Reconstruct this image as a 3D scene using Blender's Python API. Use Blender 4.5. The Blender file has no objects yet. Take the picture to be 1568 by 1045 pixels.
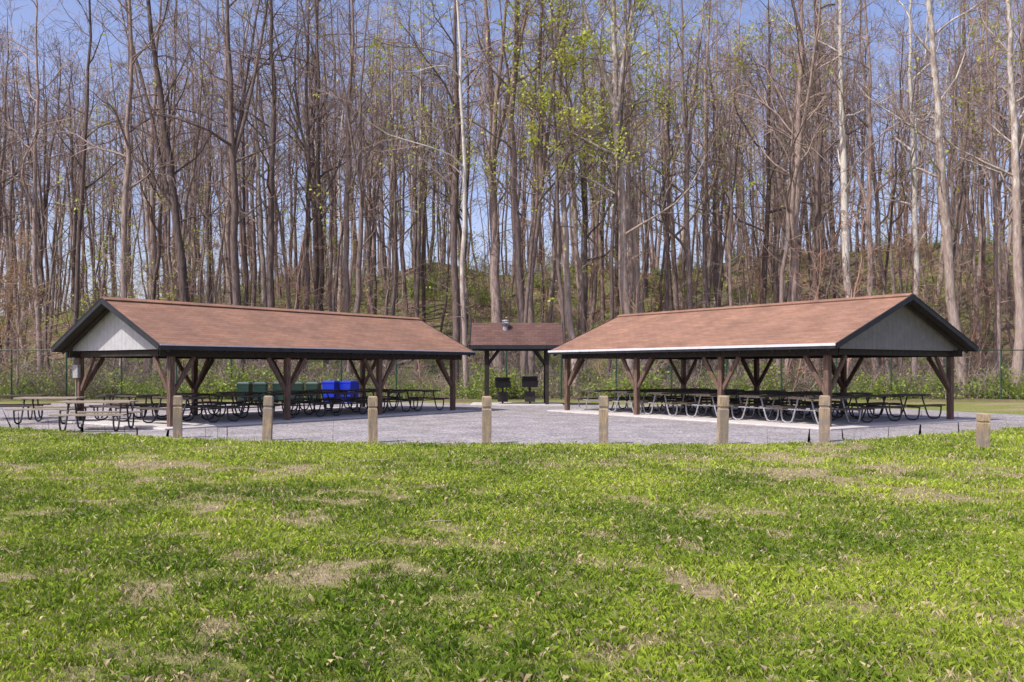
import bpy, math, numpy as np
from mathutils import Vector, Matrix
rng=np.random.default_rng(7)
scene=bpy.context.scene
F=1350.0; HZ=564.0; CH=1.65
def g2w(px,py):
    Y=F*CH/(py-HZ); return ((px-784)*Y/F, Y)
# ---------------------------------------------------------------- noise
class VN:
    def __init__(s,seed,n=256): s.n=n; s.g=np.random.default_rng(seed).random((n,n))
    def one(s,x,y):
        xi=np.floor(x).astype(int); yi=np.floor(y).astype(int); fx=x-xi; fy=y-yi
        fx=fx*fx*(3-2*fx); fy=fy*fy*(3-2*fy); n=s.n
        a=s.g[xi%n,yi%n]; b=s.g[(xi+1)%n,yi%n]; c=s.g[xi%n,(yi+1)%n]; d=s.g[(xi+1)%n,(yi+1)%n]
        return (a*(1-fx)+b*fx)*(1-fy)+(c*(1-fx)+d*fx)*fy
    def fbm(s,x,y,o=4):
        r=0;a=.5;t=0
        for i in range(o):
            r=r+a*s.one(x*2**i+17*i,y*2**i+31*i); t+=a; a*=.55
        return r/t
N1,N2,N3=VN(1),VN(2),VN(3)
def sm(t):
    t=np.clip(t,0,1); return t*t*(3-2*t)
def terrain(x,y):
    x=np.asarray(x,float); y=np.asarray(y,float)
    t=sm((y-51)/46)
    H=11.8+3.0*sm((x-8)/40)-4.5*sm((-x-10)/40)
    return t*H+(N1.fbm(x*.12,y*.12,3)-.5)*3.0*sm((y-50)/14)
def dry(x,y):
    a=N2.fbm(x*1.7+y*.4,y*2.3,6); b=N3.fbm(x*.28+5,y*.28,2)
    return sm((a*.8+b*.3-.56+.015*sm((9-y)/4))/.19)
# ---------------------------------------------------------------- materials
def ramp(nt,fac,stops):
    r=nt.nodes.new('ShaderNodeValToRGB'); e=r.color_ramp.elements
    while len(e)<len(stops): e.new(.5)
    for i,(p,c) in enumerate(stops):
        e[i].position=p; e[i].color=(*c,1)
    nt.links.new(fac,r.inputs[0]); return r.outputs[0]
def newmat(name):
    m=bpy.data.materials.new(name); m.use_nodes=True; nt=m.node_tree
    return m,nt,nt.nodes['Principled BSDF']
def noise(nt,scale,detail=6,vec=None,sc=None,coord='Object',rough=.6):
    tc=nt.nodes.new('ShaderNodeTexCoord'); n=nt.nodes.new('ShaderNodeTexNoise')
    n.inputs['Scale'].default_value=scale; n.inputs['Detail'].default_value=detail; n.inputs['Roughness'].default_value=rough
    if coord=='World':
        g=nt.nodes.new('ShaderNodeNewGeometry'); src=g.outputs['Position']
    else: src=tc.outputs[coord]
    if sc:
        mp=nt.nodes.new('ShaderNodeMapping'); mp.inputs['Scale'].default_value=sc
        nt.links.new(src,mp.inputs[0]); src=mp.outputs[0]
    nt.links.new(src,n.inputs['Vector']); return n.outputs[0]
def mix(nt,f,a,b,mode='MIX'):
    m=nt.nodes.new('ShaderNodeMix'); m.data_type='RGBA'; m.blend_type=mode
    for s,v in ((m.inputs[0],f),(m.inputs[6],a),(m.inputs[7],b)):
        if isinstance(v,bpy.types.NodeSocket): nt.links.new(v,s)
        elif isinstance(v,tuple): s.default_value=(*v,1)
        else: s.default_value=v
    return m.outputs[2]
def bump(nt,b,h,strength=.4,dist=.02):
    n=nt.nodes.new('ShaderNodeBump'); n.inputs['Strength'].default_value=strength; n.inputs['Distance'].default_value=dist
    nt.links.new(h,n.inputs['Height']); nt.links.new(n.outputs[0],b.inputs['Normal'])
def simple(name,c1,c2,scale=6,rough=.8,bs=.3,bd=.01,sc=None,metal=0,coord='Object',lo=.3,hi=.7):
    m,nt,b=newmat(name); n=noise(nt,scale,6,sc=sc,coord=coord)
    nt.links.new(ramp(nt,n,[(lo,c1),(hi,c2)]),b.inputs['Base Color'])
    b.inputs['Roughness'].default_value=rough; b.inputs['Metallic'].default_value=metal
    b.inputs['Specular IOR Level'].default_value=.3
    if bs: bump(nt,b,n,bs,bd)
    return m
M={}
M['wood_brown']=simple('wood_brown',(.05,.035,.028),(.2,.125,.09),9,.8,.4,.01,sc=(3,3,.4))
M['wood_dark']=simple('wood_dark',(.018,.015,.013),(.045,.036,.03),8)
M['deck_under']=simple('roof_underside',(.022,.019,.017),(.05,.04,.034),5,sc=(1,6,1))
M['fascia']=simple('dark_fascia',(.014,.016,.022),(.03,.032,.038),4,.5,.1)
M['fascia_w']=simple('drip_edge_metal',(.5,.52,.55),(.7,.7,.72),4,.35,.05)
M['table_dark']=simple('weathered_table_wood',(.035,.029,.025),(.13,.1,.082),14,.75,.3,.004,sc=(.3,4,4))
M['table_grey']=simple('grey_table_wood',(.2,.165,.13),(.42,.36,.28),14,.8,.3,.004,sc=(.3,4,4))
M['galv']=simple('galvanised_steel',(.2,.2,.21),(.42,.42,.43),20,.55,0,metal=.1)
M['dark_steel']=simple('dark_steel',(.025,.025,.03),(.07,.07,.075),20,.55,0,metal=.1)
M['concrete']=simple('concrete',(.42,.4,.38),(.58,.55,.52),3,.85,.2,.004,coord='World')
M['black']=simple('black_iron',(.015,.014,.014),(.04,.035,.03),12,.5,.1)
M['fence']=simple('fence_wire',(.015,.05,.03),(.035,.075,.05),20,.5,0)
M['wire']=simple('chain_link_wire',(.1,.13,.11),(.2,.23,.2),20,.6,0)
M['bin_blue']=simple('blue_plastic',(.004,.02,.3),(.008,.03,.42),4,.4,.02)
M['bin_green']=simple('green_plastic',(.01,.035,.024),(.018,.05,.035),4,.45,.02)
M['bin_lid']=simple('grey_green_plastic',(.05,.09,.075),(.08,.12,.1),4,.5,.02)
def postmat():
    m,nt,b=newmat('bollard_wood'); n=noise(nt,7,7,sc=(5,5,.5),rough=.7); n2=noise(nt,2.3,4,sc=(1,1,1.4),coord='World')
    c=ramp(nt,n,[(.3,(.14,.1,.065)),(.5,(.36,.27,.17)),(.7,(.54,.43,.29))])
    c=mix(nt,ramp(nt,n2,[(.42,(0,0,0)),(.6,(.8,.8,.8))]),c,(.22,.19,.16))
    nt.links.new(c,b.inputs['Base Color']); b.inputs['Roughness'].default_value=.9; bump(nt,b,n,.8,.015); return m
M['post']=postmat()
def siding(nm,c1,c2):
    m,nt,b=newmat(nm)
    tc=nt.nodes.new('ShaderNodeTexCoord'); w=nt.nodes.new('ShaderNodeTexWave'); w.bands_direction='Y'
    w.inputs['Scale'].default_value=1.6; w.wave_profile='SAW'
    nt.links.new(tc.outputs['Object'],w.inputs[0])
    n=noise(nt,5)
    c=ramp(nt,n,[(.3,c1),(.7,c2)])
    g=ramp(nt,w.outputs[1],[(0,(.5,.5,.5)),(.07,(1,1,1))])
    nt.links.new(mix(nt,1.0,c,g,'MULTIPLY'),b.inputs['Base Color']); bump(nt,b,g,.5,.01); b.inputs['Roughness'].default_value=.6
    return m
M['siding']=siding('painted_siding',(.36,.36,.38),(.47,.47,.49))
M['siding_shade']=siding('shaded_siding',(.15,.14,.14),(.21,.2,.2))  # darker copy of the siding: right gable's shade put into its colour
def shingles(nm,c1,c2):
    m,nt,b=newmat(nm)
    tc=nt.nodes.new('ShaderNodeTexCoord'); br=nt.nodes.new('ShaderNodeTexBrick')
    br.inputs['Scale'].default_value=1; br.inputs['Brick Width'].default_value=.32; br.inputs['Row Height'].default_value=.135
    br.inputs['Mortar Size'].default_value=.005; br.inputs['Mortar'].default_value=(c2[0]*.55,c2[1]*.55,c2[2]*.55,1)
    br.inputs['Color1'].default_value=(*c1,1); br.inputs['Color2'].default_value=(*c2,1)
    nt.links.new(tc.outputs['Object'],br.inputs[0])
    n=noise(nt,.9,6); n2=noise(nt,60,3); n4=noise(nt,2.2,5,sc=(.5,2.5,1))
    c=mix(nt,1.0,br.outputs[0],ramp(nt,n,[(.3,(.8,.82,.85)),(.7,(1.12,1.1,1.06))]),'MULTIPLY')
    c=mix(nt,.7,c,ramp(nt,n4,[(.35,(.8,.78,.78)),(.65,(1.1,1.1,1.1))]),'MULTIPLY')
    c=mix(nt,.6,c,ramp(nt,n2,[(.35,(.6,.6,.6)),(.65,(1.3,1.3,1.3))]),'MULTIPLY')
    nt.links.new(c,b.inputs['Base Color']); b.inputs['Roughness'].default_value=.9; b.inputs['Specular IOR Level'].default_value=.15
    bump(nt,b,n2,.5,.01); return m
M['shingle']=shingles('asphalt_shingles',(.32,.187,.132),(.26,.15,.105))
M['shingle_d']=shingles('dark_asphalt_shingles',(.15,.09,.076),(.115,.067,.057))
def gravel():
    m,nt,b=newmat('gravel'); g=nt.nodes.new('ShaderNodeNewGeometry')
    v=nt.nodes.new('ShaderNodeTexVoronoi'); v.inputs['Scale'].default_value=26; nt.links.new(g.outputs['Position'],v.inputs['Vector'])
    bw=nt.nodes.new('ShaderNodeSeparateColor'); nt.links.new(v.outputs['Color'],bw.inputs[0])
    c=ramp(nt,bw.outputs[0],[(0,(.13,.122,.122)),(.5,(.27,.256,.26)),(1,(.46,.435,.44))])
    n=noise(nt,.8,8,coord='World',rough=.7)
    c=mix(nt,1.0,c,ramp(nt,n,[(.35,(.7,.69,.69)),(.65,(1.15,1.13,1.12))]),'MULTIPLY')
    n2=noise(nt,.5,8,coord='World',rough=.75)
    c=mix(nt,ramp(nt,n2,[(.56,(0,0,0)),(.68,(.55,.55,.55))]),c,(.2,.19,.08))
    nt.links.new(c,b.inputs['Base Color']); b.inputs['Roughness'].default_value=.95; bump(nt,b,v.outputs['Distance'],.5,.015)
    return m
M['gravel']=gravel()
def groundmat():
    m,nt,b=newmat('ground_soil_grass')
    a=nt.nodes.new('ShaderNodeAttribute'); a.attribute_name='mask'
    s=nt.nodes.new('ShaderNodeSeparateColor'); nt.links.new(a.outputs['Color'],s.inputs[0])
    n=noise(nt,9,8,coord='World',rough=.7); n2=noise(nt,.35,8,coord='World',rough=.7); n3=noise(nt,3,8,coord='World',rough=.75)
    gr=ramp(nt,n,[(.35,(.09,.125,.02)),(.65,(.24,.27,.06))])
    dr=ramp(nt,n,[(.35,(.18,.135,.085)),(.65,(.41,.33,.22))])
    lawn=mix(nt,s.outputs[0],gr,dr)
    lit=ramp(nt,n3,[(.3,(.05,.033,.024)),(.5,(.15,.1,.072)),(.7,(.33,.235,.18))])
    gf=ramp(nt,n2,[(.43,(0,0,0)),(.6,(.8,.8,.8))])
    gcol=ramp(nt,n3,[(.35,(.06,.095,.018)),(.65,(.2,.26,.055))])
    lit=mix(nt,gf,lit,gcol)
    nt.links.new(mix(nt,s.outputs[1],lawn,lit),b.inputs['Base Color'])
    b.inputs['Roughness'].default_value=1; b.inputs['Specular IOR Level'].default_value=.1; bump(nt,b,n3,.7,.1)
    return m
M['ground']=groundmat()
def transmix(m,nt,b,c,trans):
    t=nt.nodes.new('ShaderNodeBsdfTranslucent'); nt.links.new(c,t.inputs[0])
    mx=nt.nodes.new('ShaderNodeMixShader'); mx.inputs[0].default_value=trans
    nt.links.new(b.outputs[0],mx.inputs[1]); nt.links.new(t.outputs[0],mx.inputs[2])
    nt.links.new(mx.outputs[0],nt.nodes['Material Output'].inputs[0]); return m
def vcol(name,trans=.3):
    m,nt,b=newmat(name); a=nt.nodes.new('ShaderNodeAttribute'); a.attribute_name='col'
    nt.links.new(a.outputs['Color'],b.inputs['Base Color']); b.inputs['Roughness'].default_value=.6; b.inputs['Specular IOR Level'].default_value=.2
    return transmix(m,nt,b,a.outputs['Color'],trans)
M['grass']=vcol('grass_blade',.22)
def leaf(name,c1,c2,trans=.4):
    m,nt,b=newmat(name); n=noise(nt,1.7,3)
    c=ramp(nt,n,[(.35,c1),(.65,c2)]); nt.links.new(c,b.inputs['Base Color'])
    return transmix(m,nt,b,c,trans)
M['leaf']=leaf('spring_leaf',(.38,.44,.04),(.58,.6,.12),.4)
M['leaf_low']=leaf('undergrowth_leaf',(.15,.24,.025),(.34,.43,.07))
M['leaf_orange']=leaf('old_beech_leaf',(.3,.17,.07),(.48,.3,.13))
def bark(name,c1,c2,pale=0):
    m,nt,b=newmat(name); n=noise(nt,3.5,8,sc=(3,3,.5),rough=.7)
    oi=nt.nodes.new('ShaderNodeObjectInfo')
    c=ramp(nt,n,[(.3,c1),(.7,c2)])
    c=mix(nt,1.0,c,ramp(nt,oi.outputs['Random'],[(0,(.5,.47,.47)),(.5,(.95,.9,.89)),(1,(1.5,1.42,1.38))]),'MULTIPLY')
    if pale:
        tc=nt.nodes.new('ShaderNodeTexCoord'); sp=nt.nodes.new('ShaderNodeSeparateXYZ'); nt.links.new(tc.outputs['Object'],sp.inputs[0])
        mr=nt.nodes.new('ShaderNodeMapRange'); mr.inputs[1].default_value=2; mr.inputs[2].default_value=14 if pale<2 else 9
        mr.inputs[3].default_value=-.22; mr.inputs[4].default_value=.0 if pale<2 else .12
        nt.links.new(sp.outputs[2],mr.inputs[0]); n2=noise(nt,1.8,7,sc=(2.2,2.2,.8),rough=.7)
        ad=nt.nodes.new('ShaderNodeMath'); nt.links.new(mr.outputs[0],ad.inputs[0]); nt.links.new(n2,ad.inputs[1])
        f=ramp(nt,ad.outputs[0],[(.45,(0,0,0)),(.6,(1,1,1))])
        c=mix(nt,f,c,(.62,.58,.52))
    nt.links.new(c,b.inputs['Base Color']); b.inputs['Roughness'].default_value=.95; b.inputs['Specular IOR Level'].default_value=.1
    bump(nt,b,n,.9,.05); return m
M['bark']=bark('bark_grey_brown',(.085,.068,.062),(.38,.31,.28))
M['twig']=bark('twig_bark',(.18,.143,.13),(.45,.365,.325))
M['twig_red']=bark('thicket_bark',(.21,.135,.105),(.4,.27,.21))
M['bark_pale']=bark('sycamore_bark',(.17,.14,.12),(.46,.39,.35),1)
M['bark_white']=bark('white_sycamore_bark',(.2,.165,.145),(.48,.41,.37),2)
# ---------------------------------------------------------------- mesh helpers
def fastmesh(name,V,Q,mi,mats,smooth=False,col=None):
    V=np.ascontiguousarray(V,dtype=np.float32); Q=np.ascontiguousarray(Q,dtype=np.int32); k=Q.shape[1]
    me=bpy.data.meshes.new(name); me.vertices.add(len(V)); me.vertices.foreach_set('co',V.ravel())
    me.loops.add(Q.size); me.loops.foreach_set('vertex_index',Q.ravel())
    me.polygons.add(len(Q)); me.polygons.foreach_set('loop_start',np.arange(0,Q.size,k,dtype=np.int32))
    me.polygons.foreach_set('loop_total',np.full(len(Q),k,dtype=np.int32))
    if mi is not None: me.polygons.foreach_set('material_index',np.asarray(mi,dtype=np.int32))
    if smooth: me.polygons.foreach_set('use_smooth',np.ones(len(Q),dtype=bool))
    for m in mats: me.materials.append(m)
    if col is not None:
        nm,c=col; a=me.color_attributes.new(nm,'FLOAT_COLOR','POINT')
        cc=np.ones((len(V),4),dtype=np.float32); cc[:,:3]=c; a.data.foreach_set('color',cc.ravel())
    me.update(calc_edges=True); return me
def obj(name,me,loc=(0,0,0),rz=0,sc=1,parent=None):
    o=bpy.data.objects.new(name,me); o.location=loc; o.rotation_euler=(0,0,rz)
    o.scale=(sc,sc,sc) if not hasattr(sc,'__len__') else sc
    scene.collection.objects.link(o)
    if parent: o.parent=parent
    return o
class MB:
    def __init__(s): s.v=[];s.f=[];s.m=[]
    def add(s,vs,fs,m):
        b=len(s.v); s.v+= [tuple(x) for x in vs]; s.f+=[tuple(b+i for i in f) for f in fs]; s.m+=[m]*len(fs)
    def box(s,c,d,m=0,taper=1):
        x,y,z=c; a,b,h=d[0]/2,d[1]/2,d[2]/2; t=taper
        s.add([(x-a,y-b,z-h),(x+a,y-b,z-h),(x+a,y+b,z-h),(x-a,y+b,z-h),(x-a*t,y-b*t,z+h),(x+a*t,y-b*t,z+h),(x+a*t,y+b*t,z+h),(x-a*t,y+b*t,z+h)],
              [(0,3,2,1),(4,5,6,7),(0,1,5,4),(1,2,6,5),(2,3,7,6),(3,0,4,7)],m)
    def beam(s,p,q,w,h,m=0,up=(0,0,1)):
        p=Vector(p);q=Vector(q);t=(q-p).normalized();u=Vector(up)
        if abs(t.dot(u))>.98:u=Vector((1,0,0))
        sd=t.cross(u).normalized();uu=sd.cross(t)
        vs=[e+sd*a*w/2+uu*b*h/2 for e in (p,q) for a,b in ((-1,-1),(1,-1),(1,1),(-1,1))]
        s.add(vs,[(0,1,2,3),(7,6,5,4),(0,4,5,1),(1,5,6,2),(2,6,7,3),(3,7,4,0)],m)
    def tube(s,pts,r,n=8,m=0):
        P=[Vector(p) for p in pts]; rs=r if hasattr(r,'__len__') else [r]*len(P); vs=[];ref=None
        for i,p in enumerate(P):
            t=(P[min(i+1,len(P)-1)]-P[max(i-1,0)]).normalized()
            if ref is None: ref=Vector((0,0,1)) if abs(t.z)<.9 else Vector((1,0,0))
            a=t.cross(ref)
            if a.length<1e-3: a=t.cross(Vector((0,1,0)))
            a.normalize(); b=t.cross(a)
            vs+=[p+(a*math.cos(2*math.pi*k/n)+b*math.sin(2*math.pi*k/n))*rs[i] for k in range(n)]
        fs=[(i*n+k,i*n+(k+1)%n,(i+1)*n+(k+1)%n,(i+1)*n+k) for i in range(len(P)-1) for k in range(n)]
        fs+=[tuple(range(n)),tuple((len(P)-1)*n+k for k in range(n))[::-1]]
        s.add(vs,fs,m)
    def mesh(s,name,mats,bevel=0):
        me=bpy.data.meshes.new(name); me.from_pydata(s.v,[],s.f); me.polygons.foreach_set('material_index',s.m)
        for x in mats: me.materials.append(x)
        me.update(); return me
def part(mb,name,mats,parent,bevel=.006):
    o=obj(name,mb.mesh(name,mats),parent=parent)
    if bevel:
        b=o.modifiers.new('b','BEVEL'); b.width=bevel; b.segments=1; b.limit_method='ANGLE'
    return o
def empty(name,loc=(0,0,0),rz=0):
    e=bpy.data.objects.new(name,None); e.location=loc; e.rotation_euler=(0,0,rz); scene.collection.objects.link(e); return e
# ---------------------------------------------------------------- ground
def seq(*segs):
    out=[]
    for a,b,st in segs: out+=list(np.arange(a,b,st))
    return np.array(out)
xs=seq((-1500,-200,130),(-200,-60,10),(-60,-18,1.5),(-18,18,.15),(18,60,1.5),(60,200,10),(200,1501,130))
ys=seq((-400,-20,60),(-20,2,2),(2,25,.15),(25,100,1.2),(100,200,8),(200,1600,130))
GX,GY=np.meshgrid(xs,ys); GZ=terrain(GX,GY); GZ[GY<49]=0
nx,ny=len(xs),len(ys); idx=np.arange(nx*ny).reshape(ny,nx)
Q=np.stack([idx[:-1,:-1],idx[:-1,1:],idx[1:,1:],idx[1:,:-1]],-1).reshape(-1,4)
mask=np.zeros((nx*ny,3)); mask[:,0]=(dry(GX,GY)*.8+.12).ravel(); mask[:,1]=sm((GY-42)/3+(N1.fbm(GX*.5,GY*.5,3)-.5)*2).ravel()
obj('ground',fastmesh('ground',np.stack([GX.ravel(),GY.ravel(),GZ.ravel()],-1),Q,None,[M['ground']],True,('mask',mask)))
# gravel
fx=np.array([-700,-300,0,130,270,408,571,745,923,1106,1262,1400,1568,1900,2300]); fy=np.array([632,642,656,663,672,677,680.5,682,682.5,682.5,678.5,669,655,642,634])
bx=np.array([-700,0,300,600,860,1100,1400,1568,1900,2300]); by=np.array([617,618,617,617,619,622,627,636,634,630])
E=np.arange(-700,2301,3.0); A=[];B=[]
for e in E:
    w=g2w(e,np.interp(e,fx,fy)); A.append((w[0],w[1]+(N1.fbm(np.array(e*.06),np.array(3.),5)-.5)*1.3,.004))
    w=g2w(e,np.interp(e,bx,by)); B.append((w[0],min(w[1],46)+(N1.one(np.array(e*.05),np.array(9.))-.5)*.6,.004))
A=np.array(A);B=np.array(B);n=len(E);V=np.vstack([A,B]);i=np.arange(n-1)
obj('gravel_path',fastmesh('gravel_path',V,np.stack([i,i+1,n+i+1,n+i],-1),None,[M['gravel']]))
def edgeY(x,y):
    px=784+F*x/np.maximum(y,1); return F*CH/(np.interp(px,fx,fy)-HZ)
# ---------------------------------------------------------------- grass blades
def blades():
    Vs=[];Cs=[];Fs=[];off=0
    for y0,y1,den,w,h in ((4,6,9500,.0034,.05),(6,9,5200,.0048,.05),(9,14,2500,.0075,.05),(14,19,1150,.012,.05),(19,27,600,.017,.055)):
        xm=.63*y1+1.2; nb=int(den*(y1-y0)*2*xm)
        x=rng.uniform(-xm,xm,nb); y=rng.uniform(y0,y1,nb)
        d=dry(x,y); cl=N3.fbm(x*4.1+y*1.3,y*4.1,5); lush=N1.fbm(x*.6+9,y*.6,5)
        keep=(rng.random(nb)<(1-.68*d)*np.clip(-.2+2.0*cl,.05,1))&(np.abs(x)<.63*y+1)&(y<edgeY(x,y)+rng.normal(.05,.18,nb))
        x,y,d,cl,lush=[q[keep] for q in (x,y,d,cl,lush)]; nb=len(x)
        a=rng.uniform(0,2*math.pi,nb); ln=rng.uniform(.1,.95,nb); hh=h*rng.uniform(.5,1.6,nb)*(1-.4*d)*(.15+1.7*cl)
        ww=w*rng.uniform(.7,1.3,nb)
        dx,dy=np.cos(a),np.sin(a); b=rng.uniform(0,2*math.pi,nb); lx,ly=np.cos(b)*ln*hh,np.sin(b)*ln*hh
        P=np.zeros((nb,4,3),np.float32)
        P[:,0]=np.stack([x-dx*ww/2,y-dy*ww/2,0*x],-1); P[:,1]=np.stack([x+dx*ww/2,y+dy*ww/2,0*x],-1)
        P[:,2]=np.stack([x+dx*ww*.4+lx*.4,y+dy*ww*.4+ly*.4,hh*.65],-1)
        P[:,3]=np.stack([x+lx,y+ly,hh*(1-.3*ln)],-1)
        g1=np.array([.14,.225,.022]);g2=np.array([.4,.5,.055]);st=np.array([.6,.5,.3])
        t=np.clip(rng.normal(.52,.22,nb)+(lush-.5)*2.3+(.5-cl)*.6+.012*(y-12),0,1.1)[:,None]
        C=g1*(1-t)+g2*t
        s=(rng.random(nb)<(.12+.46*d+.25*np.clip(.45-cl,0,.3)))[:,None]; C=np.where(s,st*rng.uniform(.5,1.15,(nb,1)),C)
        C=C*rng.uniform(.75,1.2,(nb,1))
        Vs.append(P.reshape(-1,3)); Cs.append(np.repeat(C,4,0)); k=off+np.arange(nb)*4
        Fs.append(np.stack([k,k+1,k+2,k+3],-1)); off+=nb*4
    nb=2000; y=4+21*rng.random(nb)**.8; x=rng.uniform(-1,1,nb)*(.6*y+1)
    k=y<edgeY(x,y); x,y=x[k],y[k]; nb=len(x); a=rng.uniform(0,6.28,nb); r=rng.uniform(.008,.022,nb)
    P=np.zeros((nb,4,3),np.float32)
    for j in range(4):
        P[:,j]=np.stack([x+r*np.cos(a+j*1.57)*(1 if j%2 else .6),y+r*np.sin(a+j*1.57),.03+.012*rng.random(nb)+rng.normal(0,.006,nb)],-1)
    C=np.array([.5,.35,.22])*rng.uniform(.4,1.4,(nb,1))
    Vs.append(P.reshape(-1,3)); Cs.append(np.repeat(C,4,0)); k=off+np.arange(nb)*4; Fs.append(np.stack([k,k+1,k+2,k+3],-1))
    V=np.vstack(Vs); print('blades',len(V)//4)
    obj('lawn_grass',fastmesh('lawn_grass',V,np.vstack(Fs),None,[M['grass']],False,('col',np.vstack(Cs))))
blades()
mb=MB(); w=g2w(670,806); mb.tube([(w[0]-.13,w[1]-.05,.05),(w[0],w[1],.06),(w[0]+.14,w[1]+.03,.05)],[.007,.009,.004],6); obj('fallen_stick',mb.mesh('fallen_stick',[M['table_grey']]))
# ---------------------------------------------------------------- picnic shelters
def shelter(F0,u,L,W,sg,eave,ridge,cols,sid,drip,slabz=.05):
    ang=math.atan2(u[1],u[0]); root=empty('picnic_shelter',(F0[0],F0[1],0),ang)
    rise=ridge-eave; hw=W/2; ins=.48; th=.1
    yy=lambda b:b*sg
    mb=MB()
    for side in (0,1):
        b0=0 if side==0 else W
        vs=[(0,yy(b0),eave+.02),(L,yy(b0),eave+.02),(L,yy(hw),ridge),(0,yy(hw),ridge)]
        vs+=[(x,y,z-th) for x,y,z in vs]
        mb.add(vs,[(0,1,2,3)],0); mb.add(vs,[(7,6,5,4)],1)
    mb.beam((-.015,yy(hw)-.08,ridge+.0),(L+.015,yy(hw)-.08,ridge+.0),.2,.03,0,up=(0,-rise,hw)); mb.beam((-.015,yy(hw)+.08,ridge+.0),(L+.015,yy(hw)+.08,ridge+.0),.2,.03,0,up=(0,rise,hw))
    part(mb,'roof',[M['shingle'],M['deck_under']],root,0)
    mb=MB()
    for b,s_ in ((0,-1),(W,1)):
        mb.box((L/2,yy(b+s_*.018),eave-.05),(L+.03,.035,.12),0)
        mb.box((L/2,yy(b+s_*.042),eave+.035-drip/2),(L+.04,.02,drip),1)
    for x in (-.02,L+.02):
        for b in (0,W):
            mb.beam((x,yy(b),eave-.045),(x,yy(hw),ridge-.065),.035,.15,0); mb.beam((x+(-.022 if x<0 else .022),yy(b),eave+.02),(x+(-.022 if x<0 else .022),yy(hw),ridge+.0),.012,.02,0)
    part(mb,'fascia',[M['fascia'],M['fascia_w']],root,0)
    mb=MB()
    for x in (cols[0]-.12,L-(L-cols[-1])+.12):
        zl=lambda b:(eave-th-.0)+rise*min(b,W-b)/hw
        b1=.3;b2=W-.3
        P=[(b1,zl(b1)-.12),(b2,zl(b2)-.12),(b2,zl(b2)+.0),(hw,ridge-th),(b1,zl(b1))]
        vs=[(x-.02,yy(b),z) for b,z in P]+[(x+.02,yy(b),z) for b,z in P]
        mb.add(vs,[(0,1,2,3,4),(9,8,7,6,5)]+[(i,(i+1)%5,5+(i+1)%5,5+i) for i in range(5)],0)
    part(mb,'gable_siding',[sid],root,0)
    mb=MB(); ct=eave-.28
    for i,a in enumerate(cols):
        for b in (ins,W-ins):
            mb.box((a,yy(b),ct/2+.02),(.16,.16,ct-.04),0)
            for s_ in (-1,1):
                if (i==0 and s_<0) or (i==len(cols)-1 and s_>0): continue
                mb.beam((a+s_*.07,yy(b),ct-1.0),(a+s_*.72,yy(b),ct-.0),.09,.12,0)
            d=1 if b<hw else -1
            mb.beam((a,yy(b+d*.07),ct-1.0),(a,yy(b+d*.8),ct),.09,.12,0)
        mb.beam((a,yy(ins-.1),ct+.1),(a,yy(W-ins+.1),ct+.1),.09,.17,1)
        mb.beam((a,yy(hw),ct+.2),(a,yy(hw),ridge-th-.1),.1,.1,1,up=(1,0,0))
    for b in (ins,W-ins):
        for o_ in (-.055,.055): mb.box((L/2,yy(b)+o_,ct+.02+.08),(L-2*.25,.05,.2),1)
    mb.box((L/2,yy(hw),ridge-th-.1),(L-.1,.06,.16),1)
    for a in np.arange(.3,L-.1,.6):
        for b in (0.03,W-.03): mb.beam((a,yy(b),eave-th-.04),(a,yy(hw),ridge-th-.04),.04,.09,1)
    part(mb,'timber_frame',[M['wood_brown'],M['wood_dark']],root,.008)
    mb=MB(); mb.box((L/2,yy(W/2),slabz/2),(L-.1,W+.3,slabz),0); part(mb,'concrete_slab',[M['concrete']],root,.01)
    return root,ang
u1=(.6013,.799); u2=(-.568,.823)
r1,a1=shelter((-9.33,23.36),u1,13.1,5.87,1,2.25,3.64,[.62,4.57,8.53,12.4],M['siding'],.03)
r2,a2=shelter((8.55,23.28),u2,12.55,7.15,-1,2.28,3.76,[.6,4.4,8.2,12.05],M['siding_shade'],.07)
mb=MB(); mb.box((.5,5.87-.48,1.55),(.1,.3,.4),0); mb.tube([(.52,5.87-.4,.1),(.52,5.87-.4,1.4)],.02,6); part(mb,'electrical_box',[M['galv']],r1)
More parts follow.
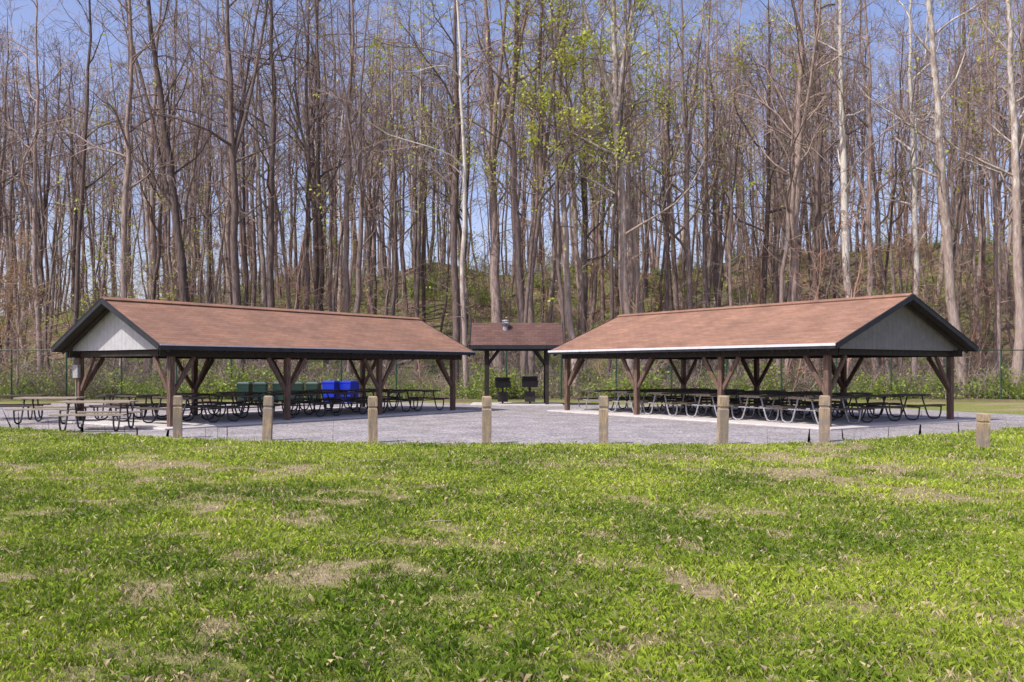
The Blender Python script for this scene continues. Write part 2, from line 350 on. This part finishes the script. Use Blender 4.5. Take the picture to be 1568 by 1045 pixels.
def small_shelter():
    Y=39.5; X=(791-784)*Y/F; root=empty('grill_shelter',(X,Y,0),0); W=4.05; D=2.6; ez=1.65+33/(F/Y)+.02; rz=3.68
    mb=MB()
    for s in (-1,1):
        vs=[(-W/2,s*D/2,ez),(W/2,s*D/2,ez),(W/2,0,rz),(-W/2,0,rz)]; vs+=[(x,y,z-.08) for x,y,z in vs]
        mb.add(vs,[(0,1,2,3),],0); mb.add(vs,[(7,6,5,4)],1)
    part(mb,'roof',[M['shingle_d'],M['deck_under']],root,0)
    mb=MB()
    for s in (-1,1):
        mb.box((0,s*(D/2+.02),ez-.07),(W+.04,.035,.17),0)
        for q in (-1,1): mb.beam((s*(W/2+.02),q*D/2,ez-.06),(s*(W/2+.02),0,rz-.06),.035,.17,0)
        mb.add([(s*(W/2-.3),-D/2+.15,ez-.1),(s*(W/2-.3),D/2-.15,ez-.1),(s*(W/2-.3),0,rz-.1)],[(0,1,2)],0)
    part(mb,'fascia',[M['fascia']],root,0)
    mb=MB()
    for sx in (-1,1):
        for y in (-.95,.95):
            mb.box((sx*1.33,y,(ez-.2)/2),(.15,.15,ez-.2),0)
            mb.beam((sx*1.33,y,1.75),(sx*.8,y,ez-.18),.08,.1,0)
        mb.beam((sx*1.33,-1.2,ez-.1),(sx*1.33,1.2,ez-.1),.1,.18,0)
    for y in (-.95,.95): mb.beam((-1.9,y,ez-.12),(1.9,y,ez-.12),.12,.16,0)
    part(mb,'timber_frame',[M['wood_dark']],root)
    mb=MB(); mb.tube([(0,0,0),(0,0,.22)],.12,14); 
    for k in range(14):
        a=k*2*math.pi/14; b=a+.35
        mb.beam((.13*math.cos(a),.13*math.sin(a),.2),(.19*math.cos(b),.19*math.sin(b),.33),.05,.01,0); mb.beam((.19*math.cos(b),.19*math.sin(b),.33),(.12*math.cos(b+.3),.12*math.sin(b+.3),.46),.05,.01,0)
    mb.tube([(0,0,.44),(0,0,.47),(0,0,.5)],[.17,.15,.03],14)
    o=part(mb,'turbine_vent',[M['galv']],root); o.location=(-.5,-.35,rz-.38)
    mb=MB(); mb.box((0,0,.03),(W,D+.4,.06)); part(mb,'concrete_slab',[M['concrete']],root)
    return root
small_shelter()
# ---------------------------------------------------------------- tables
def table_mesh(wood,steel,nm,L=1.83):
    mb=MB()
    for k in range(5): mb.box((0,-.3+.15*k,.75),(L,.138,.045),0)
    for s in (-1,1):
        for k in range(2): mb.box((0,s*(.66+.15*k),.44),(L,.138,.045),0)
    for x in (-L*.36,L*.36):
        for s in (-1,1):
            mb.tube([(x,s*.86,.415),(x,s*.84,.2),(x,s*.79,.07),(x,s*.7,.025),(x,s*.55,.025),(x,s*.46,.07),(x,s*.4,.2),(x,s*.27,.6),(x,s*.24,.725)],.024,7,1)
        mb.tube([(x,-.84,.405),(x,.84,.405)],.02,6,1); mb.tube([(x,-.36,.72),(x,.36,.72)],.02,6,1)
    return mb.mesh(nm,[wood,steel])
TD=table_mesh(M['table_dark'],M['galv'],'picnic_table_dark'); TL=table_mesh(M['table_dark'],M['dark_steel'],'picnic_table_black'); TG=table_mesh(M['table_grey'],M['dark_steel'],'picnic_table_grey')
def loc2w(F0,u,sg,a,b):
    v=(-u[1]*sg,u[0]*sg); return (F0[0]+u[0]*a+v[0]*b, F0[1]+u[1]*a+v[1]*b)
for F0,u,sg,ang,L,W,bs,tm in (((-9.33,23.36),u1,1,a1,13.1,5.87,(1.6,4.2),TL),((8.55,23.28),u2,-1,a2,12.55,7.15,(1.5,3.6,5.75),TD)):
    for k,a in enumerate(np.linspace(1.6,L-1.5,6)):
        for b in bs:
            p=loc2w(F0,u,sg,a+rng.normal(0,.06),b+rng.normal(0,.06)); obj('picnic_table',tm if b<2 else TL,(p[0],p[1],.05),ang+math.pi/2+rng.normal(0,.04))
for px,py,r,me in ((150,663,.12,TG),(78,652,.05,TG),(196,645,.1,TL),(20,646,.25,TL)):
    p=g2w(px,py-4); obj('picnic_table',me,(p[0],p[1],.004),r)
def grill():
    mb=MB(); mb.tube([(0,0,0),(0,0,.8)],.05,8); mb.box((0,0,.95),(.75,.5,.28),0,1.05); mb.box((0,0,1.11),(.8,.55,.03),0)
    for k in range(9): mb.tube([(-.36+.09*k,-.25,1.14),(-.36+.09*k,.25,1.14)],.008,5)
    mb.box((0,.26,1.22),(.76,.03,.22)); mb.tube([(-.3,-.28,1.1),(-.3,-.42,1.1)],.015,6); mb.tube([(.3,-.28,1.1),(.3,-.42,1.1)],.015,6); mb.box((0,0,.35),(.5,.4,.5))
    return mb.mesh('grill',[M['black']])
G=grill(); obj('charcoal_grill',G,(.8,39.3,.06),0,.92); obj('charcoal_grill',G,(-.42,39.6,.06),.1,.88)
# ---------------------------------------------------------------- bollards
def bollard():
    mb=MB(); prof=[(.108,-.3),(.11,.72),(.093,.735),(.093,.77),(.11,.785),(.108,.975),(.085,1.0)]
    vs=[];
    for h,z in prof: vs+=[(-h,-h,z),(h,-h,z),(h,h,z),(-h,h,z)]
    n=len(prof); fs=[(4*i+k,4*i+(k+1)%4,4*i+4+(k+1)%4,4*i+4+k) for i in range(n-1) for k in range(4)]+[(4*n-4,4*n-3,4*n-2,4*n-1)]
    mb.add(vs,fs,0); return mb.mesh('bollard',[M['post']])
BM=bollard()
for px,py,s in ((272,671,1),(409,675,1.02),(571,678,1.03),(745,680,1.04),(924,680.5,1.05),(1106,681,1.06),(1262,677,1.04),(1505,687,.72)):
    p=g2w(px,py); o=obj('wooden_bollard',BM,(p[0],p[1],0),rng.normal(0,.12)+.12*(1 if px<600 else 0),(.9,.9,s)); o.rotation_euler[0]=rng.normal(0,.014); o.rotation_euler[1]=rng.normal(0,.014)
# ---------------------------------------------------------------- bins
def bin_(body,lid):
    mb=MB(); mb.box((0,0,.5),(.5,.56,.86),0,1.18)
    mb.box((0,0,.94),(.64,.7,.05),1); mb.box((0,.02,.99),(.56,.6,.06),1,.8); mb.beam((-.25,.38,.93),(.25,.38,.93),.04,.04,1)
    for s in (-1,1): mb.tube([(s*.22,.27,.11),(s*.3,.27,.11)],.11,12,2)
    return mb.mesh('bin',[body,lid,M['black']])
BG=bin_(M['bin_green'],M['bin_lid']); BB=bin_(M['bin_blue'],M['bin_blue'])
for px in (376,401,427,453,481): p=((px-784)*41.5/F,41.5+rng.normal(0,.15)); obj('trash_bin',BG,(p[0],p[1],0),rng.normal(0,.15),.98)
for px in (506,534): p=((px-784)*40.5/F,40.5+.3*rng.random()); obj('recycling_bin',BB,(p[0],p[1],0),rng.normal(0,.2),1.05)
# ---------------------------------------------------------------- fence
def fence():
    root=empty('chain_link_fence'); Y=46.5; H=2.6; x0,x1=-38,38
    mb=MB()
    for x in np.arange(x0,x1+.1,2.9): mb.tube([(x,Y,-.1),(x,Y,H+.06)],.045,7)
    for z in (H,): mb.tube([(x0,Y,z),(x1,Y,z)],.03,6)
    part(mb,'posts_and_rail',[M['fence']],root,0)
    st=.17; xx=np.arange(x0,x1,st); n=len(xx); V=[];
    for s in (-1,1):
        a=np.stack([xx-.003,np.full(n,Y-.03*s*.1),np.full(n,.03)],-1); b=a+[.006,0,0]; c=b+[s*H,0,H-.03]; d=a+[s*H,0,H-.03]
        V.append(np.stack([a,b,c,d],1).reshape(-1,3))
    V=np.vstack(V); k=np.arange(len(V)//4)*4
    obj('wire_mesh',fastmesh('wire_mesh',V,np.stack([k,k+1,k+2,k+3],-1),None,[M['wire']]),parent=root)
fence()
# ---------------------------------------------------------------- trees
class TB:
    def __init__(s): s.V=[];s.Q=[];s.Mi=[];s.n=0
    def tube(s,P,R,n,mi):
        t=np.gradient(P,axis=0); t/=np.linalg.norm(t,axis=1)[:,None]+1e-9
        ref=np.array([1.,0,0]) if abs(t[:,2].mean())>.75 else np.array([0,0,1.])
        a=np.cross(t,ref); a/=np.linalg.norm(a,axis=1)[:,None]+1e-9; b=np.cross(t,a)
        an=np.arange(n)*2*math.pi/n
        V=P[:,None]+R[:,None,None]*(np.cos(an)[None,:,None]*a[:,None]+np.sin(an)[None,:,None]*b[:,None])
        m=len(P); i=np.arange(m-1)[:,None]*n; k=np.arange(n)[None]; k2=(k+1)%n
        Q=np.stack([i+k,i+k2,i+n+k2,i+n+k],-1).reshape(-1,4)+s.n
        s.V.append(V.reshape(-1,3)); s.Q.append(Q); s.Mi.append(np.full(len(Q),mi)); s.n+=m*n
    def leaves(s,C,size,mi,r):
        n=len(C)
        if n==0:return
        a=r.normal(size=(n,3)); a/=np.linalg.norm(a,axis=1)[:,None]; b=r.normal(size=(n,3)); b=np.cross(a,b); b/=np.linalg.norm(b,axis=1)[:,None]
        sz=size*r.uniform(.5,1.3,(n,1)); a=a*sz; b=b*sz*.7
        V=np.stack([C-a,C-b,C+a,C+b],1).reshape(-1,3); k=np.arange(n)*4+s.n
        s.V.append(V); s.Q.append(np.stack([k,k+1,k+2,k+3],-1)); s.Mi.append(np.full(n,mi)); s.n+=4*n
    def mesh(s,name,mats): return fastmesh(name,np.vstack(s.V),np.vstack(s.Q),np.concatenate(s.Mi),mats,True)
def path(r,p,d,L,n,wob,up):
    P=[p]; d=d/np.linalg.norm(d); st=L/n
    for i in range(n):
        d=d+r.normal(size=3)*wob+np.array([0,0,up]); d/=np.linalg.norm(d); P.append(P[-1]+d*st)
    return np.array(P)
def at(P,f):
    x=f*(len(P)-1); i=min(int(x),len(P)-2); return P[i]*(1-(x-i))+P[i+1]*(x-i), P[i+1]-P[i]
def sidedir(r,t,ang):
    t=t/np.linalg.norm(t); a=r.normal(size=3); a-=t*a.dot(t); a/=np.linalg.norm(a); return t*math.cos(ang)+a*math.sin(ang)
def tree(name,seed,H,R,lean=(0,0),start=.35,nl=16,fork=0,leafn=0,leafsize=.07,mats=None,sub=6,tw=4,spread=1.25,crook=.02,low=3,tr=1.0):
    r=np.random.default_rng(seed); tb=TB(); ends=[]
    n=16; z=np.linspace(0,1,n+1); wx=np.cumsum(r.normal(0,crook,n+1))*H/n*2.2; wy=np.cumsum(r.normal(0,crook,n+1))*H/n*2.2
    P=np.stack([lean[0]*z+wx-wx[0],lean[1]*z+wy-wy[0],H*z],-1); P[0,2]=-.5
    Rr=R*(1-z)**.75*.95+R*.05; Rr[0]*=1.45; 
    leaders=[(P,Rr,start)]
    P2=np.insert(P,1,P[0]*.6+P[1]*.4,0); R2=np.insert(Rr,1,Rr[1]*1.08)
    tb.tube(P2,R2,9,0)
    for k in range(fork):
        f=r.uniform(.26,.55); p,t=at(P,f); d=sidedir(r,t,r.uniform(.22,.4)); d[1]*=.6; L=H*(1-f)*.95; ra=float(np.interp(f,z,Rr))*.72
        Q=path(r,p,d,L,12,.05,.04); zz=np.linspace(0,1,13); RR=ra*(1-zz)**.8*.93+ra*.07; tb.tube(Q,RR,7,0); leaders.append((Q,RR,.2))
    for li,(P,Rr,s0) in enumerate(leaders):
        for k in range(nl if li==0 else int(nl*.7)):
            f=s0+(.97-s0)*((k+r.random())/nl if li==0 else r.random()); p,t=at(P,f)
            ra=float(np.interp(f,np.linspace(0,1,len(Rr)),Rr))
            L=H*r.uniform(.1,.26)*(1.15-f)**.6*spread; d=sidedir(r,t,r.uniform(.5,1.2)); rl=min(ra*.55,.01*L+.012)*r.uniform(.8,1.25)
            B=path(r,p,d,L,7,.18,.05); q=np.linspace(0,1,8); tb.tube(B,rl*(1-q*.85),5,0 if rl>.05 else 1)
            for j in range(sub):
                g=r.uniform(.2,1); p2,t2=at(B,g); L2=L*r.uniform(.25,.6)*(1.2-g*.6); S=path(r,p2,sidedir(r,t2,r.uniform(.35,1.1)),L2,4,.2,.03)
                rs=max(rl*(1-g*.85)*.6,.011*tr); tb.tube(S,np.linspace(rs,.007*tr,5),3,1)
                for m in range(tw):
                    p3,t3=at(S,r.uniform(.15,1)); T=path(r,p3,sidedir(r,t3,r.uniform(.3,1.1)),r.uniform(.5,1.7)*min(1,L2*.6),2,.2,.03)
                    tb.tube(T,np.array([.0095,.0075,.005])*tr,3,1); ends.append(T[-1]); ends.append(T[1])
    P=leaders[0][0]
    for k in range(low):
        p,t=at(P,r.uniform(.12,start)); B=path(r,p,sidedir(r,t,r.uniform(.7,1.4)),r.uniform(1,3.2)*min(1,H/15),5,.16,.04); tb.tube(B,np.linspace(.03,.006,6),4,1)
        for j in range(5):
            p2,t2=at(B,r.uniform(.2,1)); T=path(r,p2,sidedir(r,t2,.7),r.uniform(.3,1),2,.15,.05); tb.tube(T,np.array([.008,.006,.004]),3,1); ends.append(T[-1])
    if leafn and ends:
        E_=np.array(ends); E_=E_[r.random(len(E_))<.6]; c=E_[r.integers(0,len(E_),leafn)]+r.normal(0,.16,(leafn,3)); tb.leaves(c,leafsize,2,r)
    return tb.mesh(name,mats or [M['bark'],M['twig'],M['leaf']])
def px2(px,Y): return (px-784)*Y/F
stdm=[M['bark'],M['twig'],M['leaf']]; pal=[M['bark_pale'],M['twig'],M['leaf']]; wht=[M['bark_white'],M['twig'],M['leaf']]; red=[M['twig_red'],M['twig_red'],M['leaf']]
keys=[(62,54,.17,-25,'b',0,0),(118,52,.16,15,'b',0,0),(182,50,.2,10,'b',0,0),(300,50,.28,-60,'b',1,0),(368,50,.27,-20,'b',2,0),(413,51,.24,-8,'b',0,0),(466,55,.2,15,'b',1,200),
(530,54,.23,10,'b',0,0),(603,58,.15,-10,'b',0,400),(636,60,.18,10,'p',0,300),(697,50,.24,-5,'b',0,0),(716,48.5,.15,-14,'w',0,200),(764,51,.36,-22,'b',2,0),(812,52,.23,10,'b',1,1000),(836,54,.2,25,'b',0,900),
(897,56,.18,10,'b',1,1800),(966,50,.32,-30,'p',2,300),(1018,56,.17,5,'b',0,700),(1062,55,.22,-15,'b',1,0),(1163,55,.22,20,'b',0,0),(1205,52,.29,10,'b',1,0),(1255,52,.24,-20,'b',1,0),
(1302,50,.26,-14,'w',0,0),(1400,53,.2,-18,'w',1,0),(1478,49,.31,-68,'p',0,200),(1535,52,.16,10,'b',0,900),(1557,48,.3,-6,'p',0,0)]
for i,(px,Y,R,dp,kind,fork,lf) in enumerate(keys):
    X=px2(px,Y); H=rng.uniform(26,31); lean=(dp*Y/F*H/22,rng.normal(0,.8))
    me=tree('tree_mesh',100+i,H,R,lean,start=.3 if fork else .38,nl=15,fork=fork,leafn=lf,leafsize=.085,mats={'b':stdm,'p':pal,'w':wht}[kind],low=5)
    obj({'b':'bare_tree','p':'sycamore_tree','w':'sycamore_tree'}[kind],me,(X,Y,float(terrain(X,Y))))
for j,(px,Y,H,lf) in enumerate(((868,48.5,23,3300),(928,49.5,25,2300),(800,49,22,900),(600,52,21,700),(1120,53,22,800))):
    X=px2(px,Y); me=tree('budding_tree_mesh',160+j,H,.13,(rng.normal(0,.8),0),start=.42,nl=15,sub=5,tw=4,leafn=lf,leafsize=.085,spread=1.5,mats=stdm,low=2)
    obj('budding_tree',me,(X,Y,float(terrain(X,Y))))
var=[tree('forest_tree_mesh',200+i,rng.uniform(22,28),rng.uniform(.13,.24),(rng.normal(0,1.6),rng.normal(0,1)),start=rng.uniform(.28,.45),nl=12,fork=[0,1,0,2,0,1,0,1,0,0][i],leafn=[0,0,250,0,0,700,0,0,1100,0][i],leafsize=.1,mats=stdm if i not in(4,) else pal,sub=5,tw=3,tr=1.3,crook=.026) for i in range(10)]
pole=[tree('pole_tree_mesh',250+i,rng.uniform(19,26),rng.uniform(.09,.15),(rng.normal(0,1.8),rng.normal(0,1)),start=rng.uniform(.38,.52),nl=10,sub=4,tw=2,tr=1.5,low=2,mats=stdm,crook=.03) for i in range(5)]
sap=[tree('sapling_mesh',300+i,rng.uniform(7,13),rng.uniform(.04,.08),(rng.normal(0,1.2),rng.normal(0,1)),start=.2,nl=10,leafn=[0,300,0,700,0,0,0][i],leafsize=.06,mats=stdm if i<4 else red,sub=5,tw=3,tr=1.2,spread=1.5,crook=.06,low=4) for i in range(7)]
root=empty('forest_trees'); pts=[(px2(k[0],k[1]),k[1]) for k in keys]; cnt=0
tries=0
while cnt<510 and tries<30000:
    tries+=1
    Y=50+66*rng.random()**.9; X=rng.uniform(-.7,.7)*Y
    md=1.3
    if any((X-a)**2+(Y-b)**2<md*md for a,b in pts): continue
    pts.append((X,Y)); cnt+=1
    if cnt<290:
        wgt=rng.integers(0,10)
        if wgt in(5,8) and not(-12<X<30) : wgt=rng.choice([0,1,3,4,7,9])
        me=var[wgt]
    else: me=pole[rng.integers(0,5)]
    o=obj('tree',me,(X,Y,float(terrain(X,Y))-.1),rng.uniform(0,6.28),rng.uniform(.8,1.15),root)
root=empty('sapling_thicket')
for k in range(340):
    Y=48+58*rng.random()**1.1; X=rng.uniform(-.68,.68)*Y
    if abs(X/Y)<.2 and rng.random()<.4: continue
    obj('sapling',sap[rng.integers(0,7)] if X<6 or rng.random()<.5 else sap[rng.integers(4,7)],(X,Y,float(terrain(X,Y))-.1),rng.uniform(0,6.28),rng.uniform(.5,1.15),root)
for px,Y,s in ((-15,44,5),(25,48,7)):
    me=tree('beech_mesh',400+s,s*1.25,.06,(.3,0),start=.12,nl=20,leafn=1300,leafsize=.05,mats=[M['bark'],M['twig'],M['leaf_orange']],sub=6,tw=5,spread=1.5,crook=.04)
    obj('beech_sapling',me,(px2(px,Y),Y,0))
def brush(seed,leafn,green=True):
    r=np.random.default_rng(seed); tb=TB(); ends=[]
    for k in range(20):
        p=np.array([r.normal(0,.9),r.normal(0,.6),0]); d=np.array([r.normal(0,.5),r.normal(0,.5),1]); L=r.uniform(.6,2.4)
        S=path(r,p,d,L,5,.2,-.03); tb.tube(S,np.linspace(.014,.007,6),3,1); ends+=list(S[1:])
        for j in range(4):
            p2,t2=at(S,r.uniform(.2,1)); T=path(r,p2,sidedir(r,t2,.8),r.uniform(.3,.9),2,.2,0); tb.tube(T,np.array([.009,.007,.004]),3,1); ends+=list(T[1:])
    E_=np.array(ends)
    if leafn: tb.leaves(E_[r.integers(0,len(E_),leafn)]*np.array([1,1,.6])+r.normal(0,.12,(leafn,3)),.065,2,r)
    return tb.mesh('brush_mesh',[M['bark'],M['twig'],M['leaf_low']])
BR=[brush(500+i,[0,300,900,1500,100][i]) for i in range(5)]
root=empty('undergrowth_brush')
for k in range(640):
    if k<340: Y=47.3+8*rng.random()**1.2
    else: Y=52+50*rng.random()
    X=rng.uniform(-.7,.7)*Y
    obj('brush',BR[rng.integers(0,5)],(X,Y,float(terrain(X,Y))-.05),rng.uniform(0,6.28),rng.uniform(.6,1.3),root)
for px,Y,L,a in ((600,62,4,.9),(560,66,5,-.3),(900,60,5,.2),(50,52,4,.1),(1400,56,5,.3)):
    X=px2(px,Y); tb=TB(); r=np.random.default_rng(int(px)); P=path(r,np.zeros(3),np.array([math.cos(a),.2,abs(math.sin(a))*.3]),L,6,.05,0); tb.tube(P,np.linspace(.16,.07,7),8,0); tb.tube(path(r,P[3],np.array([.3,0,1]),1.5,4,.1,0),np.linspace(.05,.01,5),5,0)
    obj('fallen_log',tb.mesh('log',[M['bark']]),(X,Y,float(terrain(X,Y))+.15))
# ---------------------------------------------------------------- light
az=math.atan2(-.8,-.6); el=math.radians(53)
S=Vector((math.sin(az)*math.cos(el),math.cos(az)*math.cos(el),math.sin(el)))
sl=bpy.data.lights.new('sun','SUN'); sl.energy=5; sl.angle=math.radians(.5); sl.color=(1,.95,.87)
so=bpy.data.objects.new('sun',sl); so.rotation_euler=S.to_track_quat('Z','Y').to_euler(); scene.collection.objects.link(so)
w=bpy.data.worlds.new('World'); scene.world=w; w.use_nodes=True; nt=w.node_tree
sk=nt.nodes.new('ShaderNodeTexSky'); sk.sky_type='NISHITA'; sk.sun_disc=False; sk.sun_elevation=el; sk.sun_rotation=az; sk.air_density=1.0; sk.dust_density=2.2; sk.ozone_density=3
tint=mix(nt,1.0,sk.outputs[0],(1.55,1.3,1.4),'MULTIPLY')
nt.links.new(tint,nt.nodes['Background'].inputs[0]); nt.nodes['Background'].inputs[1].default_value=.15
cam=bpy.data.cameras.new('camera'); cam.lens=F/1568*36; cam.sensor_width=36; cam.shift_y=(HZ-522.5)/1568; cam.clip_end=5000; cam.clip_start=.1
co=bpy.data.objects.new('camera',cam); co.location=(0,0,CH); co.rotation_euler=(math.pi/2,0,0); scene.collection.objects.link(co); scene.camera=co
scene.view_settings.view_transform='Standard'; scene.view_settings.look='None'; scene.view_settings.exposure=0
